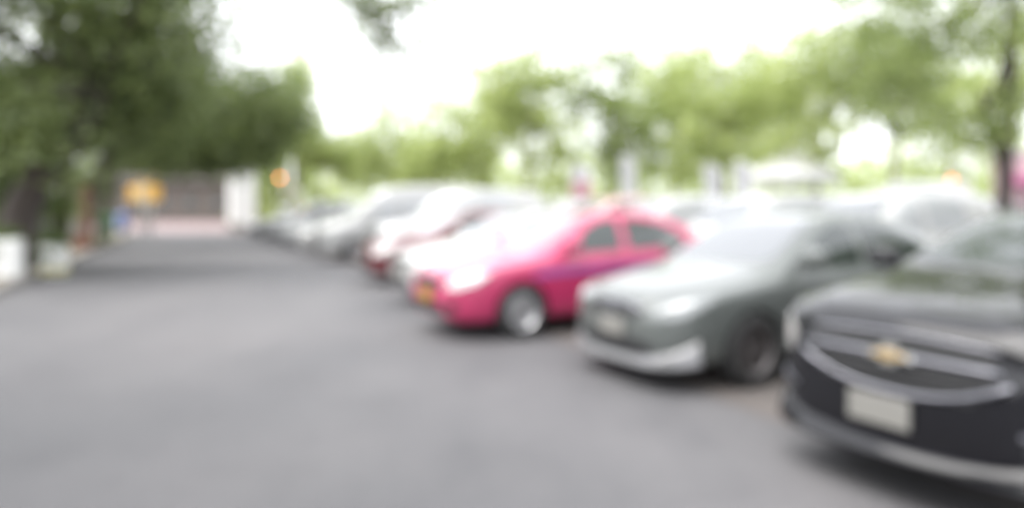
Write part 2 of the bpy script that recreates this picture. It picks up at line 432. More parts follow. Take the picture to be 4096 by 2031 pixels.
VAN = dict(L=5.1, H=2.30,
    top=[(0, .86), (.03, .98), (.10, 1.06), (.35, 1.16), (.7, 1.25), (.85, 1.31), (1.2, 1.62), (1.6, 1.98), (1.95, 2.18), (2.4, 2.27), (3.2, 2.30), (4.6, 2.27), (4.9, 2.18), (5.02, 1.9), (5.08, 1.2), (5.1, .8)],
    belt=[(0, .78), (.08, .92), (.4, 1.04), (.9, 1.12), (2, 1.16), (3, 1.18), (4.8, 1.18), (5.05, 1.1), (5.1, .74)],
    bot=[(0, .38), (.06, .29), (.3, .25), (4.7, .27), (5.0, .36), (5.1, .5)],
    wid=[(0, .62), (.04, .71), (.14, .81), (.32, .88), (.65, .92), (1.2, .94), (4.4, .94), (4.9, .91), (5.05, .86), (5.1, .76)],
    roofw=[(0, .5), (.3, .7), (.7, .78), (1.0, .79), (1.6, .76), (2.2, .74), (4.6, .74), (5.0, .72), (5.1, .6)],
    ax=(.95, 4.0), wr=.34, track=.80,
    wf=[(1.30, 1.19), (2.15, 1.20), (2.17, 1.86), (1.85, 1.82), (1.60, 1.62)],
    wb=[(2.28, 1.22), (4.70, 1.24), (4.72, 1.86), (2.28, 1.86)],
    doors=([(1.42, .34), (2.18, .34), (2.2, 1.16), (1.12, 1.14), (1.40, .7)], [(2.21, .34), (3.45, .34), (3.47, 1.18), (2.22, 1.17)]),
    hood=[(.08, 0), (.12, -.50), (.34, -.72), (.76, -.78), (.82, -.4), (.83, 0), (.82, .4), (.76, .78), (.34, .72), (.12, .50)],
    screen=[(.89, 0), (.92, -.5), (.97, -.70), (1.80, -.68), (1.84, 0), (1.80, .68), (.97, .70), (.92, .5)],
    rear=[(4.97, 0), (4.975, -.60), (5.05, -.64), (5.06, 0), (5.05, .64), (4.975, .60)],
    lamp=[(.54, .84), (.70, .825), (.88, .90), (.98, 1.02), (.92, 1.04), (.70, .99), (.54, .94)],
    grille=[(-.46, .72), (.46, .72), (.48, .84), (.42, .92), (-.42, .92), (-.48, .84)],
    intake=[(-.54, .34), (.54, .34), (.48, .50), (-.48, .50)],
    tail=[(.70, .90), (.98, .88), (1.0, 1.40), (.95, 1.42), (.76, 1.38)],
    bump=[(-.94, .27), (.94, .27), (.96, .66), (-.96, .66)], plate_z=.60, mir=(1.34, 1.26), han=((2.02, 1.07), (2.38, 1.08)))

def body_mesh(S):
    L = S['L']
    f = {k: pchip(S[k]) for k in ('top', 'belt', 'bot', 'wid', 'roofw')}
    n1 = 16
    xs = list(.4 * (1 - np.cos(np.linspace(0, math.pi / 2, n1)))) + list(np.linspace(.4, L - .4, 46)[1:-1]) + list(L - .4 + .4 * np.sin(np.linspace(0, math.pi / 2, n1)))
    counts = [3, 2, 3, 3, 3, 2, 6, 3, 3, 5]
    rings = []
    bm = bmesh.new()
    for x in xs:
        zb, zt, w = f['bot'](x), f['top'](x), f['wid'](x)
        zs = min(f['belt'](x), zt - .035)
        wr = min(f['roofw'](x), w * .93)
        h = zs - zb
        tall = min(1, max(0, (zt - zs - .05) / .25))
        P = [(0, zb), (.78 * w, zb), (.94 * w, zb + .05), (.985 * w, zb + .30 * h), (w, zb + .58 * h), (w * .985, zs - .09 * h), (w * .945, zs),
             ((w * .945 + wr) / 2 + .035 * tall, (zs + zt - .03) / 2 + .0 * tall), (wr, zt - .03 - .012 * tall), (wr * .86, zt - .012), (0, zt)]
        half = catmull(P, counts)
        ring = [bm.verts.new((x, -p[0], p[1])) for p in half]
        other = [bm.verts.new((x, p[0], p[1])) for p in reversed(half[1:-1])]
        rings.append(ring + other)
    n = len(rings[0])
    for r0, r1 in zip(rings, rings[1:]):
        for k in range(n):
            bm.faces.new((r0[k], r0[(k + 1) % n], r1[(k + 1) % n], r1[k]))
    bm.faces.new(rings[0]); bm.faces.new(list(reversed(rings[-1])))
    bmesh.ops.recalc_face_normals(bm, faces=bm.faces)
    me = bpy.data.meshes.new('body_raw'); bm.to_mesh(me); bm.free()
    # wheel arches
    ob = bpy.data.objects.new('tmp_body', me); COL.objects.link(ob)
    cb = bmesh.new()
    for ax in S['ax']:
        for sy in (-1, 1):
            q = bmesh.new()
            rr = S['wr'] + .045
            rings2 = lathe_bm(q, [(rr, sy * 1.2), (rr, sy * .52)], 36)
            q.faces.new(rings2[0]); q.faces.new(rings2[1])
            bmesh.ops.recalc_face_normals(q, faces=q.faces)
            bmesh.ops.translate(q, verts=q.verts, vec=(ax, 0, S['wr']))
            t = bpy.data.meshes.new('t'); q.to_mesh(t); q.free(); cb.from_mesh(t); bpy.data.meshes.remove(t)
    cm = bpy.data.meshes.new('cut'); cb.to_mesh(cm); cb.free()
    co = bpy.data.objects.new('tmp_cut', cm); COL.objects.link(co)
    mod = ob.modifiers.new('b', 'BOOLEAN'); mod.operation = 'DIFFERENCE'; mod.object = co; mod.solver = 'EXACT'
    dg = bpy.context.evaluated_depsgraph_get(); dg.update()
    res = bpy.data.meshes.new_from_object(ob.evaluated_get(dg))
    bpy.data.objects.remove(ob); bpy.data.objects.remove(co)
    res.name = 'body'
    res.materials.clear()
    res.polygons.foreach_set('use_smooth', [True] * len(res.polygons))
    res.set_sharp_from_angle(angle=R(40))
    return res

def patch(body, alpha, poly, off=.004, nmin=.25, top=False, mirror=False, name='patch', xlim=None, back=False, rim=True):
    """cut a convex outline out of the body skin, seen along one direction, and raise it a little"""
    bm = bmesh.new(); bm.from_mesh(body)
    if top:
        U, V, D = Vector((1, 0, 0)), Vector((0, 1, 0)), Vector((0, 0, 1))
    else:
        a = R(alpha); sg = -1 if not back else 1
        D = Vector((sg * math.cos(a), -math.sin(a), 0))
        U = Vector((math.sin(a) * (1 if not back else -1), -math.cos(a), 0)); V = Vector((0, 0, 1))
        if abs(alpha - 90) < .1: U = Vector((1, 0, 0))
    cx = sum(p[0] for p in poly) / len(poly); cy = sum(p[1] for p in poly) / len(poly)
    bad = [f for f in bm.faces if f.normal.dot(D) < nmin or (xlim and not (xlim[0] <= f.calc_center_median().x <= xlim[1]))]
    bmesh.ops.delete(bm, geom=bad, context='FACES')
    for i in range(len(poly)):
        p, q = poly[i], poly[(i + 1) % len(poly)]
        P = U * p[0] + V * p[1]
        n2 = Vector((q[1] - p[1], -(q[0] - p[0])))
        if n2.dot(Vector((cx - p[0], cy - p[1]))) > 0: n2 = -n2
        no = (U * n2.x + V * n2.y).normalized()
        # plane passes through P (in projection) ; outer side is cleared
        bmesh.ops.bisect_plane(bm, geom=list(bm.verts) + list(bm.edges) + list(bm.faces), plane_co=P, plane_no=no, clear_outer=True, dist=1e-5)
        if not bm.faces: break
    if not bm.faces:
        print('EMPTY PATCH', name); bm.free(); return None
    seen, best = set(), []
    for f0 in bm.faces:
        if f0 in seen: continue
        st, isl = [f0], []; seen.add(f0)
        while st:
            f = st.pop(); isl.append(f)
            for e in f.edges:
                for g in e.link_faces:
                    if g not in seen: seen.add(g); st.append(g)
        if sum(f.calc_area() for f in isl) > sum(f.calc_area() for f in best): best = isl
    bs = set(best)
    bmesh.ops.delete(bm, geom=[f for f in bm.faces if f not in bs], context='FACES')
    bm.normal_update()
    nor = {v: v.normal.copy() for v in bm.verts}
    for v in bm.verts: v.co += nor[v] * off
    if rim:
        be = [e for e in bm.edges if e.is_boundary]
        r = bmesh.ops.extrude_edge_only(bm, edges=be)
        for v in [g for g in r['geom'] if isinstance(g, bmesh.types.BMVert)]:
            # nearest source normal
            v.co -= v.normal * 0 if v not in nor else nor[v] * 0
        nv = [g for g in r['geom'] if isinstance(g, bmesh.types.BMVert)]
        for v in nv:
            src = [e.other_vert(v) for e in v.link_edges if e.other_vert(v) in nor]
            if src: v.co -= nor[src[0]] * (off + .004)
    if mirror:
        for v in bm.verts: v.co.y = -v.co.y
        bmesh.ops.reverse_faces(bm, faces=bm.faces)
    me = bpy.data.meshes.new(name); bm.to_mesh(me); bm.free()
    me.materials.clear()
    me.polygons.foreach_set('use_smooth', [True] * len(me.polygons))
    me.set_sharp_from_angle(angle=R(40))
    return me

def tyre_me(r, w):
    bm = bmesh.new(); ri = r * .66
    lathe_bm(bm, [(ri, -w * .42), (ri + .02, -w * .5), (r - .035, -w * .5), (r - .006, -w * .40), (r, -w * .25), (r, w * .25), (r - .006, w * .40), (r - .035, w * .5), (ri + .02, w * .5), (ri, w * .42), (ri, -w * .42)], 36)
    return mesh_of(bm, 'tyre')

def rim_me(r, w, spokes):
    bm = bmesh.new(); ri = r * .665
    lathe_bm(bm, [(ri, -w * .44), (ri - .012, -w * .46), (ri - .03, -w * .36), (ri - .035, w * .3), (ri, w * .40), (ri, -w * .44)], 36)
    rg = lathe_bm(bm, [(.0005, -w * .30), (.04, -w * .30), (.062, -w * .26), (.065, -w * .05)], 20)
    bk = lathe_bm(bm, [(.0005, w * .02), (ri - .03, w * .02)], 30)
    for k in range(spokes):
        b = bmesh.new(); r0 = bmesh.ops.create_cube(b, size=1)
        for v in r0['verts']:
            t = v.co.z + .5
            wd = .052 if spokes < 7 else .026
            z = .03 + t * (ri - .045)
            v.co = Vector((v.co.x * wd * (1.5 - .5 * t), -w * (.22 + .10 * t) + (v.co.y + .5) * .03, z))
        bmesh.ops.rotate(b, verts=b.verts, cent=(0, 0, 0), matrix=Matrix.Rotation(2 * math.pi * k / spokes + .3, 3, 'Y'))
        t = bpy.data.meshes.new('t'); b.to_mesh(t); b.free(); bm.from_mesh(t); bpy.data.meshes.remove(t)
    me = mesh_of(bm, 'rim', True); me.set_sharp_from_angle(angle=R(35)); return me

def mirror_me():
    bm = bmesh.new(); bmesh.ops.create_icosphere(bm, subdivisions=3, radius=1)
    for v in bm.verts:
        c = v.co
        q = Vector((abs(c.x) ** .7 * math.copysign(1, c.x), abs(c.y) ** .6 * math.copysign(1, c.y), abs(c.z) ** .6 * math.copysign(1, c.z)))
        if q.x > .35: q.x = .35
        v.co = Vector((q.x * .10, q.y * .115, q.z * .075))
    box_bm(bm, -.03, .02, .06, .20, -.06, -.025, .008)
    me = mesh_of(bm, 'mirror'); me.set_sharp_from_angle(angle=R(40)); return me
MIR = mirror_me()

def mirrored(me):
    m2 = me.copy(); bm = bmesh.new(); bm.from_mesh(m2)
    for v in bm.verts: v.co.y = -v.co.y
    bmesh.ops.reverse_faces(bm, faces=bm.faces); bm.to_mesh(m2); bm.free(); return m2
MIR_R = mirrored(MIR)

HAND = box_me('handle', -.10, .10, -.012, .012, -.014, .014, .009, 2)
PLATE = box_me('plate', -.006, .006, -.17, .17, -.075, .075, .004)
PFRAME = box_me('plate_frame', -.004, .004, -.18, .18, -.085, .085, .004)

def front_x(S, z):
    """where the nose of the body is at height z on the centre line"""
    f, g = pchip(S['top']), pchip(S['bot'])
    for x in np.linspace(0, .5, 251):
        if g(x) <= z <= f(x): return float(x)
    return 0.

def make_type(S, spokes, fine=True):
    """list of (part, sub_of, mesh, role, location) for one kind of car"""
    B = body_mesh(S); L = S['L']
    T = [('body', None, B, 'paint', None)]
    def add(name, me, role, sub=None, loc=None):
        if me is not None: T.append((name, sub, me, role, loc))
    add('hood', patch(B, 0, S['hood'], .005, .45, top=True, name='hood', xlim=(0, 1.3)), 'paint')
    add('windscreen', patch(B, 0, S['screen'], .004, .12, top=True, name='windscreen', xlim=(.8, 2.3)), 'screen')
    add('rear_window', patch(B, 0, S['rear'], .004, .10, top=True, name='rear_window', xlim=(3, L)), 'glass')
    for mir in (False, True):
        s = 1 if mir else -1
        wy = pchip(S['wid'])
        for i, d in enumerate(S['doors']):
            me = patch(B, 90, d, .005, .35, mirror=mir, name='door')
            add('door', me, 'paint')
            hx, hz = S['han'][i]
            add('handle', HAND, 'handle', len(T) - 1, (hx, s * (wy(hx) * .985 + .012), hz))
        add('side_window', patch(B, 90, S['wf'], .005, .2, mirror=mir, name='side_window'), 'glass')
        add('side_window', patch(B, 90, S['wb'], .005, .2, mirror=mir, name='side_window'), 'glass')
        add('headlight', patch(B, 38, S['lamp'], .008, .05, mirror=mir, name='headlight', xlim=(0, .75)), 'lens')
        add('tail_light', patch(B, 35, S['tail'], .008, .05, mirror=mir, name='tail_light', xlim=(L - .6, L), back=True) if False else tail_patch(B, S, mir), 'tail')
        mx_, mz = S['mir']
        add('wing_mirror', MIR_R if mir else MIR, 'paint', None, (mx_, s * (wy(mx_) * .94 + .115), mz + .03))
    add('front_bumper', patch(B, 0, S['bump'], .005, .12, name='front_bumper', xlim=(0, .55)), 'paint')
    add('grille', patch(B, 0, S['grille'], .009, .1, name='grille', xlim=(0, .4)), 'plastic')
    add('air_intake', patch(B, 0, S['intake'], .009, .1, name='air_intake', xlim=(0, .4)), 'plastic')
    px = front_x(S, S['plate_z'])
    py = S.get('plate_y', 0.)
    add('number_plate', PFRAME, 'plastic', None, (px - .018, py, S['plate_z']))
    T.append(('plate_face', len(T) - 1, PLATE, 'plate', (px - .024, py, S['plate_z'])))
    return dict(parts=T, S=S, body=B, tyre=tyre_me(S['wr'], .20), rim=rim_me(S['wr'], .20, spokes))

def tail_patch(B, S, mir):
    """tail lamp: same cut as a headlamp, made on the body turned end for end"""
    b2 = B.copy(); L = S['L']
    bm = bmesh.new(); bm.from_mesh(b2)
    for v in bm.verts: v.co.x = L - v.co.x
    bmesh.ops.reverse_faces(bm, faces=bm.faces); bm.normal_update(); bm.to_mesh(b2); bm.free()
    me = patch(b2, 38, [(p[0] * .98, p[1]) for p in S['tail']], .008, .05, mirror=mir, name='tail_light', xlim=(0, .6))
    bpy.data.meshes.remove(b2)
    if me is None: return None
    bm = bmesh.new(); bm.from_mesh(me)
    for v in bm.verts: v.co.x = L - v.co.x
    bmesh.ops.reverse_faces(bm, faces=bm.faces); bm.to_mesh(me); bm.free()
    return me

def place_car(name, T, front, yaw, mats, label, cat, group, extra=()):
    """front: ground point under the middle of the nose; the car's own x axis runs from nose to tail"""
    S = T['S']
    root = tag(empty(name, front, yaw), label, cat, group)
    objs = []
    mm = dict(paint=M['white'], glass=M['glass'], screen=M['screen'], lens=M['lens'], tail=M['tail'], plastic=M['plastic'], plate=M['plate'], chrome=M['chrome'], rim=M['alloy'], tyre=M['rubber'])
    mm.update(mats); mm.setdefault('handle', mm['paint'])
    for (nm, sub, me, role, loc) in list(T['parts']) + list(extra):
        par = root if sub is None else objs[sub]
        objs.append(link(nm, me, mm[role], par, loc or (0, 0, 0)))
    # a plate face hangs on its frame, so its place is relative to it
    for (nm, sub, me, role, loc), o in zip(list(T['parts']) + list(extra), objs):
        if sub is not None and loc is not None:
            pl = objs[sub].location
            o.location = (loc[0] - pl.x, loc[1] - pl.y, loc[2] - pl.z)
    for ax in S['ax']:
        for s in (-1, 1):
            w = empty('wheel', (ax, s * S['track'], S['wr']), 0, root)
            if s > 0: w.rotation_euler = (0, 0, math.pi)
            link('tyre', T['tyre'], mm['tyre'], w); link('rim', T['rim'], mm['rim'], w)
    return root

TY_SEDAN = make_type(SEDAN, 5)
TY_NOSE = make_type(BIGNOSE, 10)
TY_SUV = make_type(SUV, 6)
TY_VAN = make_type(VAN, 5)

def strip_along(name, S, pts, r, B, off=.0, seg=8):
    """a moulding: a tube that follows (y, z) points laid on the nose of the body"""
    bm0 = bmesh.new(); bm0.from_mesh(B)
    from mathutils.bvhtree import BVHTree
    bvh = BVHTree.FromBMesh(bm0)
    out = []
    for y, z in pts:
        h = bvh.ray_cast(Vector((-1, y, z)), Vector((1, 0, 0)))
        if h[0] is not None: out.append(h[0] + Vector((-off, 0, 0)))
    bm0.free()
    rr = [r] * len(out); rr[0] = rr[-1] = r * .6
    return tube_me(name, out, rr, seg)

# --- the pink taxi
B = TY_SEDAN['body']
exP = [('side_stripe', None, patch(B, 90, [(1.0, .70), (3.55, .81), (3.60, .88), (1.25, .795), (1.0, .755)], .010, .35, name='side_stripe'), 'stripe', None),
       ('side_stripe', None, patch(B, 90, [(1.0, .70), (3.55, .81), (3.60, .88), (1.25, .795), (1.0, .755)], .010, .35, mirror=True, name='side_stripe'), 'stripe', None),
       ('fog_lamp', None, patch(B, 20, [(.52, .34), (.66, .34), (.66, .44), (.52, .44)], .010, .1, name='fog_lamp', xlim=(0, .5)), 'plastic', None),
       ('fog_lamp', None, patch(B, 20, [(.52, .34), (.66, .34), (.66, .44), (.52, .44)], .010, .1, mirror=True, name='fog_lamp', xlim=(0, .5)), 'plastic', None),
       ('chrome_strip', None, strip_along('chrome_strip', SEDAN, [(y, .70 - .04 * (y / .4) ** 2) for y in np.linspace(-.38, .38, 11)], .012, B, .006), 'chrome', None)]
def roof_sign(S, x):
    bm = bmesh.new(); z = pchip(S['top'])(x) + .01
    box_bm(bm, x - .07, x + .07, -.26, .26, z, z + .13, .03, 3); return mesh_of(bm, 'roof_sign')

def yaw_of(delta=0): return YAW + R(delta)
GRP = 'cars parked along the lane, noses out'
place_car('parked_car', TY_SEDAN, G(1710, 330), yaw_of(4), dict(paint=M['pink'], plate=M['plateY'], stripe=M['stripe'], rim=M['alloy']),
          'bright pink taxi sedan with violet side stripe and yellow plate', 'car', GRP, exP)

# --- the grey silver sedan with a body kit
def lip(S, B, zc, r, n=15, wid=.80, up=.05):
    from mathutils.bvhtree import BVHTree
    bm0 = bmesh.new(); bm0.from_mesh(B); bvh = BVHTree.FromBMesh(bm0)
    pts = []
    for a in np.linspace(-70, 70, n):
        d = Vector((-math.cos(R(a)), math.sin(R(a)), 0))
        o_ = Vector((.55, 0, zc + .04)) + d * 2.0
        h = bvh.ray_cast(o_, -d)
        if h[0] is not None: pts.append(h[0] + d * .035 + Vector((0, 0, -.04 + up * (abs(a) / 70) ** 3)))
    bm0.free()
    bm = bmesh.new()
    prev = None
    for i, p in enumerate(pts):
        d = (p - Vector((.55, 0, p.z))).normalized()
        e = abs(i / (len(pts) - 1) * 2 - 1) ** 4
        ring = [bm.verts.new(p + d * dx + Vector((0, 0, dz))) for dx, dz in ((-.07, -.07), (.02, -.075), (.045, -.05), (.02, -.005 + .10 * e), (-.03, .015 + .16 * e), (-.07, .015 + .16 * e))]
        if prev:
            for k in range(6): bm.faces.new((prev[k], prev[(k + 1) % 6], ring[(k + 1) % 6], ring[k]))
        else: bm.faces.new(ring)
        prev = ring
    bm.faces.new(list(reversed(prev)))
    me = mesh_of(bm, 'front_lip'); me.set_sharp_from_angle(angle=R(50)); return me
exS = [('front_lip', None, lip(SEDAN, B, .24, .03), 'liprole', None),
       ('chrome_strip', None, strip_along('chrome_strip', SEDAN, [(y, .70 - .05 * (y / .4) ** 2) for y in np.linspace(-.40, .40, 11)], .016, B, .008), 'chrome', None)]
# round emblem: ring of chrome
bm = bmesh.new(); lathe_bm(bm, [(.035, -.01), (.05, -.016), (.062, -.01), (.05, 0), (.035, -.01)], 24)
em = mesh_of(bm, 'emblem'); 
bmr = bmesh.new(); bmr.from_mesh(em); bmesh.ops.rotate(bmr, verts=bmr.verts, cent=(0, 0, 0), matrix=Matrix.Rotation(R(-90), 3, 'Z')); bmr.to_mesh(em); bmr.free()
exS.append(('emblem', None, em, 'chrome', (front_x(SEDAN, .655) - .022, 0, .655)))
place_car('parked_car', TY_SEDAN, G(2455, 446), yaw_of(4), dict(paint=M['silver'], rim=M['darkalloy'], lens=M['lensdull'], liprole=M['lip']),
          'grey silver sedan with pale front lip spoiler, between pink taxi and black car', 'car', GRP, exS)

# --- the black sedan in front
BN = TY_NOSE['body']
exB = [('chrome_strip', None, strip_along('chrome_strip', BIGNOSE, [(y, .565 + .14 * (abs(y) / .56) ** 2.4) for y in np.linspace(-.56, .56, 19)], .015, BN, .008), 'chrome', None),
       ('chrome_strip', None, strip_along('chrome_strip', BIGNOSE, [(y, .868 - .02 * (y / .5) ** 2) for y in np.linspace(-.5, .5, 13)], .008, BN, .006), 'chrome', None),
       ('grille_bar', None, strip_along('grille_bar', BIGNOSE, [(y, .755) for y in np.linspace(-.52, .52, 13)], .014, BN, .012), 'chrome', None)]
for z in (.62, .655, .69):
    exB.append(('grille_slat', None, strip_along('grille_slat', BIGNOSE, [(y, z) for y in np.linspace(-.44, .44, 9)], .007, BN, .012), 'plastic', None))
for z in (.80, .825):
    exB.append(('grille_slat', None, strip_along('grille_slat', BIGNOSE, [(y, z) for y in np.linspace(-.44, .44, 9)], .006, BN, .012), 'plastic', None))
def bowtie(w, h, t):
    bm = bmesh.new()
    pts = [(-w, -h * .38), (-w * .38, -h * .38), (-w * .30, -h), (w * .42, -h), (w * .36, -h * .38), (w, -h * .38), (w * .92, h * .38), (w * .38, h * .38), (w * .30, h), (-w * .42, h), (-w * .36, h * .38), (-w * .92, h * .38)]
    a = [bm.verts.new((0, p[0], p[1])) for p in pts]; b = [bm.verts.new((-t, p[0] * .94, p[1] * .94)) for p in pts]
    bm.faces.new(b); bm.faces.new(list(reversed(a)))
    for k in range(len(pts)): bm.faces.new((a[k], a[(k + 1) % 12], b[(k + 1) % 12], b[k]))
    return mesh_of(bm, 'emblem', False)
fx = front_x(BIGNOSE, .755)
exB.append(('emblem', None, bowtie(.124, .052, .012), 'lens', (fx - .030, 0, .757)))
nB = len(TY_NOSE['parts'])
exB.append(('emblem_face', nB + len(exB) - 1, bowtie(.092, .030, .008), 'gold', (fx - .042, 0, .757)))
for mir in (False, True):
    exB.append(('fog_lamp', None, patch(BN, 25, [(.56, .40), (.84, .42), (.84, .50), (.56, .47)], .012, .1, mirror=mir, name='fog_lamp', xlim=(0, .5)), 'plastic', None))
    exB.append(('chrome_strip', None, patch(BN, 25, [(.54, .475), (.86, .505), (.86, .53), (.54, .50)], .016, .1, mirror=mir, name='chrome_strip', xlim=(0, .5)), 'chrome', None))
exB.append(('front_lip', None, lip(BIGNOSE, BN, .29, .03, up=.02), 'liprole', None))
place_car('parked_car', TY_NOSE, G(3572, 766), yaw_of(5), dict(paint=M['black'], screen=M['glass'], gold=M['gold'], liprole=M['black']),
          'glossy black sedan with gold emblem on its chrome-framed grille', 'car', GRP, exB)

# --- the others of the row
place_car('parked_car', TY_SEDAN, G(1600, 250), yaw_of(2), dict(paint=M['white']), 'white sedan half hidden directly behind the pink taxi', 'car', GRP)
exR = [('roof_sign', None, roof_sign(SEDAN, 2.2), 'plateY', None)]
place_car('parked_car', TY_SEDAN, G(1455, 198), yaw_of(2), dict(paint=M['red'], plate=M['plate']), 'dark red sedan with pale bonnet reflections, two cars beyond the pink taxi', 'car', GRP,
          [('indicator', None, patch(B, 20, [(.30, .50), (.46, .50), (.46, .57), (.30, .57)], .012, .1, name='indicator', xlim=(0, .5)), 'amber', None)] and [])
place_car('parked_car', TY_SUV, G(1490, 163), yaw_of(1), dict(paint=M['white'], glass=M['vanglass'], screen=M['vanglass']), 'tall white wagon just beyond the dark red sedan', 'car', GRP).scale = (1, 1, 1.10)
place_car('parked_van', TY_VAN, G(1265, 139), yaw_of(0), dict(paint=M['white'], glass=M['vanglass'], screen=M['vanglass']), 'white high-roof van, its short bonnet poking out past the tall wagon', 'van', GRP).scale = (1, 1, .95)
place_car('parked_car', TY_SEDAN, G(1185, 119), yaw_of(0), dict(paint=M['white']), 'white sedan between the high-roof van and the mid grey sedan', 'car', GRP)
place_car('parked_car', TY_SEDAN, G(1120, 104), yaw_of(0), dict(paint=M['grey']), 'mid grey sedan beyond the high-roof van of the near row', 'car', GRP)
place_car('parked_car', TY_SUV, G(1055, 92), yaw_of(0), dict(paint=M['grey']), 'grey sport utility car between grey sedan and dark far car', 'car', GRP)
place_car('parked_car', TY_SEDAN, G(985, 81), yaw_of(0), dict(paint=M['dark']), 'dark grey sedan at the far end of the row', 'car', GRP)

# --- the second row, tails towards the first
GRP2 = 'second row of cars behind the first'
def row2(t, T, mat, label, cat='car', d=5.2, delta=0, away=True, name='parked_car', **kw):
    L = T['S']['L']
    p = P0 + LANE * t + ACR * (d + (L if away else 0))
    place_car(name, T, Vector((p.x, p.y, 0)), (yaw_of(180 + delta) if away else yaw_of(delta)), dict(paint=M[mat], **kw), label, cat, GRP2)
row2(2.7, TY_SEDAN, 'white', 'white sedan behind the roof of the black sedan', away=False, glass=M['vanglass'])
row2(5.9, TY_SUV, 'white', 'white sport utility car in second row behind the grey silver sedan\'s tail', away=False, glass=M['vanglass'])
pv = G(3590, 152)
place_car('parked_van', TY_VAN, pv, math.atan2(pv.y, pv.x) - R(14), dict(paint=M['white'], glass=M['vanglass']), 'white high-roof van facing the camera above the second row', 'van', 'far row of cars under the trees')
row2(8.8, TY_SUV, 'white', 'white sport utility car in second row, second one left of the black sedan\'s roof', away=False, glass=M['vanglass'])
row2(11.7, TY_SUV, 'white', 'white wagon in second row behind the pink taxi\'s tail', d=5.0, away=False, glass=M['vanglass'])
row2(14.6, TY_SUV, 'palepink', 'coral red wagon in second row behind the pink taxi\'s roof', away=False)
row2(17.5, TY_SUV, 'white', 'white wagon in second row next to the coral red one', away=False, glass=M['vanglass'])

# --- a third row farther back, across the next aisle
GRP3 = 'far row of cars under the trees'
for i, (t, T, mat, lab) in enumerate([(4.5, TY_SUV, 'white', 'white wagon under the slim tree trunk, far row'),
                                      
                                      (12.5, TY_SUV, 'dark', 'dark wagon in the far row beside the white tent'),
                                      (16.0, TY_SUV, 'white', 'white wagon in the far row below the paired banners'),
                                      (20.0, TY_SUV, 'white', 'white wagon in the far row near the pink and white banner')]):
    p = P0 + LANE * t + ACR * 17.5
    place_car('parked_van' if T is TY_VAN else 'parked_car', T, Vector((p.x, p.y, 0)), yaw_of(0), dict(paint=M[mat]), lab, 'van' if T is TY_VAN else 'car', GRP3)

# ------------------------------------------------------------------ trees
def leaves_me(name, centres, per, spread, size, droop=.0):
    C_ = np.repeat(np.array(centres, float), per, axis=0)
    n = len(C_)
    P = C_ + RNG.normal(0, 1, (n, 3)) * np.array([spread, spread, spread * .75])
    a = RNG.normal(0, 1, (n, 3)); a[:, 2] -= droop; a /= np.linalg.norm(a, axis=1)[:, None]
    b = np.cross(a, RNG.normal(0, 1, (n, 3))); b /= np.linalg.norm(b, axis=1)[:, None]
    s = (size * RNG.uniform(.65, 1.35, n))[:, None]
    v = np.empty((n, 4, 3))
    v[:, 0] = P - a * s * .5; v[:, 1] = P + b * s * .27 - a * s * .05; v[:, 2] = P + a * s * .5; v[:, 3] = P - b * s * .27 - a * s * .05
    me = bpy.data.meshes.new(name)
    me.vertices.add(n * 4); me.vertices.foreach_set('co', v.ravel())
    me.loops.add(n * 4); me.loops.foreach_set('vertex_index', np.arange(n * 4))
    me.polygons.add(n); me.polygons.foreach_set('loop_start', np.arange(0, n * 4, 4)); me.polygons.foreach_set('loop_total', np.full(n, 4))
    me.update(calc_edges=True); me.validate()
    return me

def tree(name, base, path, radii, blobs, leaf, bark, label, cat='tree', group=None, per=36, spread=.42, size=.16, twigs=True, limbs=()):
    """path: trunk points relative to base; blobs: (centre rel, radii, clusters)"""
    root = tag(empty(name, base), label, cat, group)
    bm = bmesh.new(); tube_bm(bm, path, radii, 12)
    cents = []
    tip = Vector(path[-1]); rt = radii[-1]
    for (c, r, n) in blobs:
        c = Vector(c)
        mid = tip.lerp(c, .5) + Vector((random.uniform(-.3, .3), random.uniform(-.3, .3), random.uniform(0, .3)))
        tube_bm(bm, [tip, mid, c], [rt * .75, rt * .5, rt * .22], 8)
        for k in range(n):
            d = Vector(RNG.normal(0, 1, 3)).normalized() * (random.random() ** .45)
            q = c + Vector((d.x * r[0], d.y * r[1], d.z * r[2]))
            cents.append(q)
            if twigs and k % 3 == 0:
                st = mid.lerp(c, random.uniform(.3, 1))
                tube_bm(bm, [st, st.lerp(q, .55) + Vector((0, 0, .12)), q], [rt * .2, rt * .12, .008], 5)
    for pts, rr, extra in limbs:
        tube_bm(bm, pts, rr, 8)
        if extra:
            for p in extra[::2]: tube_bm(bm, [pts[-1], Vector(pts[-1]).lerp(Vector(p), .5) + Vector((0, 0, .1)), p], [.012, .01, .006], 5)
            link('leaf_spray', leaves_me('leaf_spray', extra, 44, .28, .15), M[leaf], root)['kind'] = 'stuff'
    link('trunk', mesh_of(bm, 'trunk'), M[bark], root)
    link('crown', leaves_me('crown', cents, per, spread, size), M[leaf], root)
    return root

GT = 'dark shade trees along the kerb'
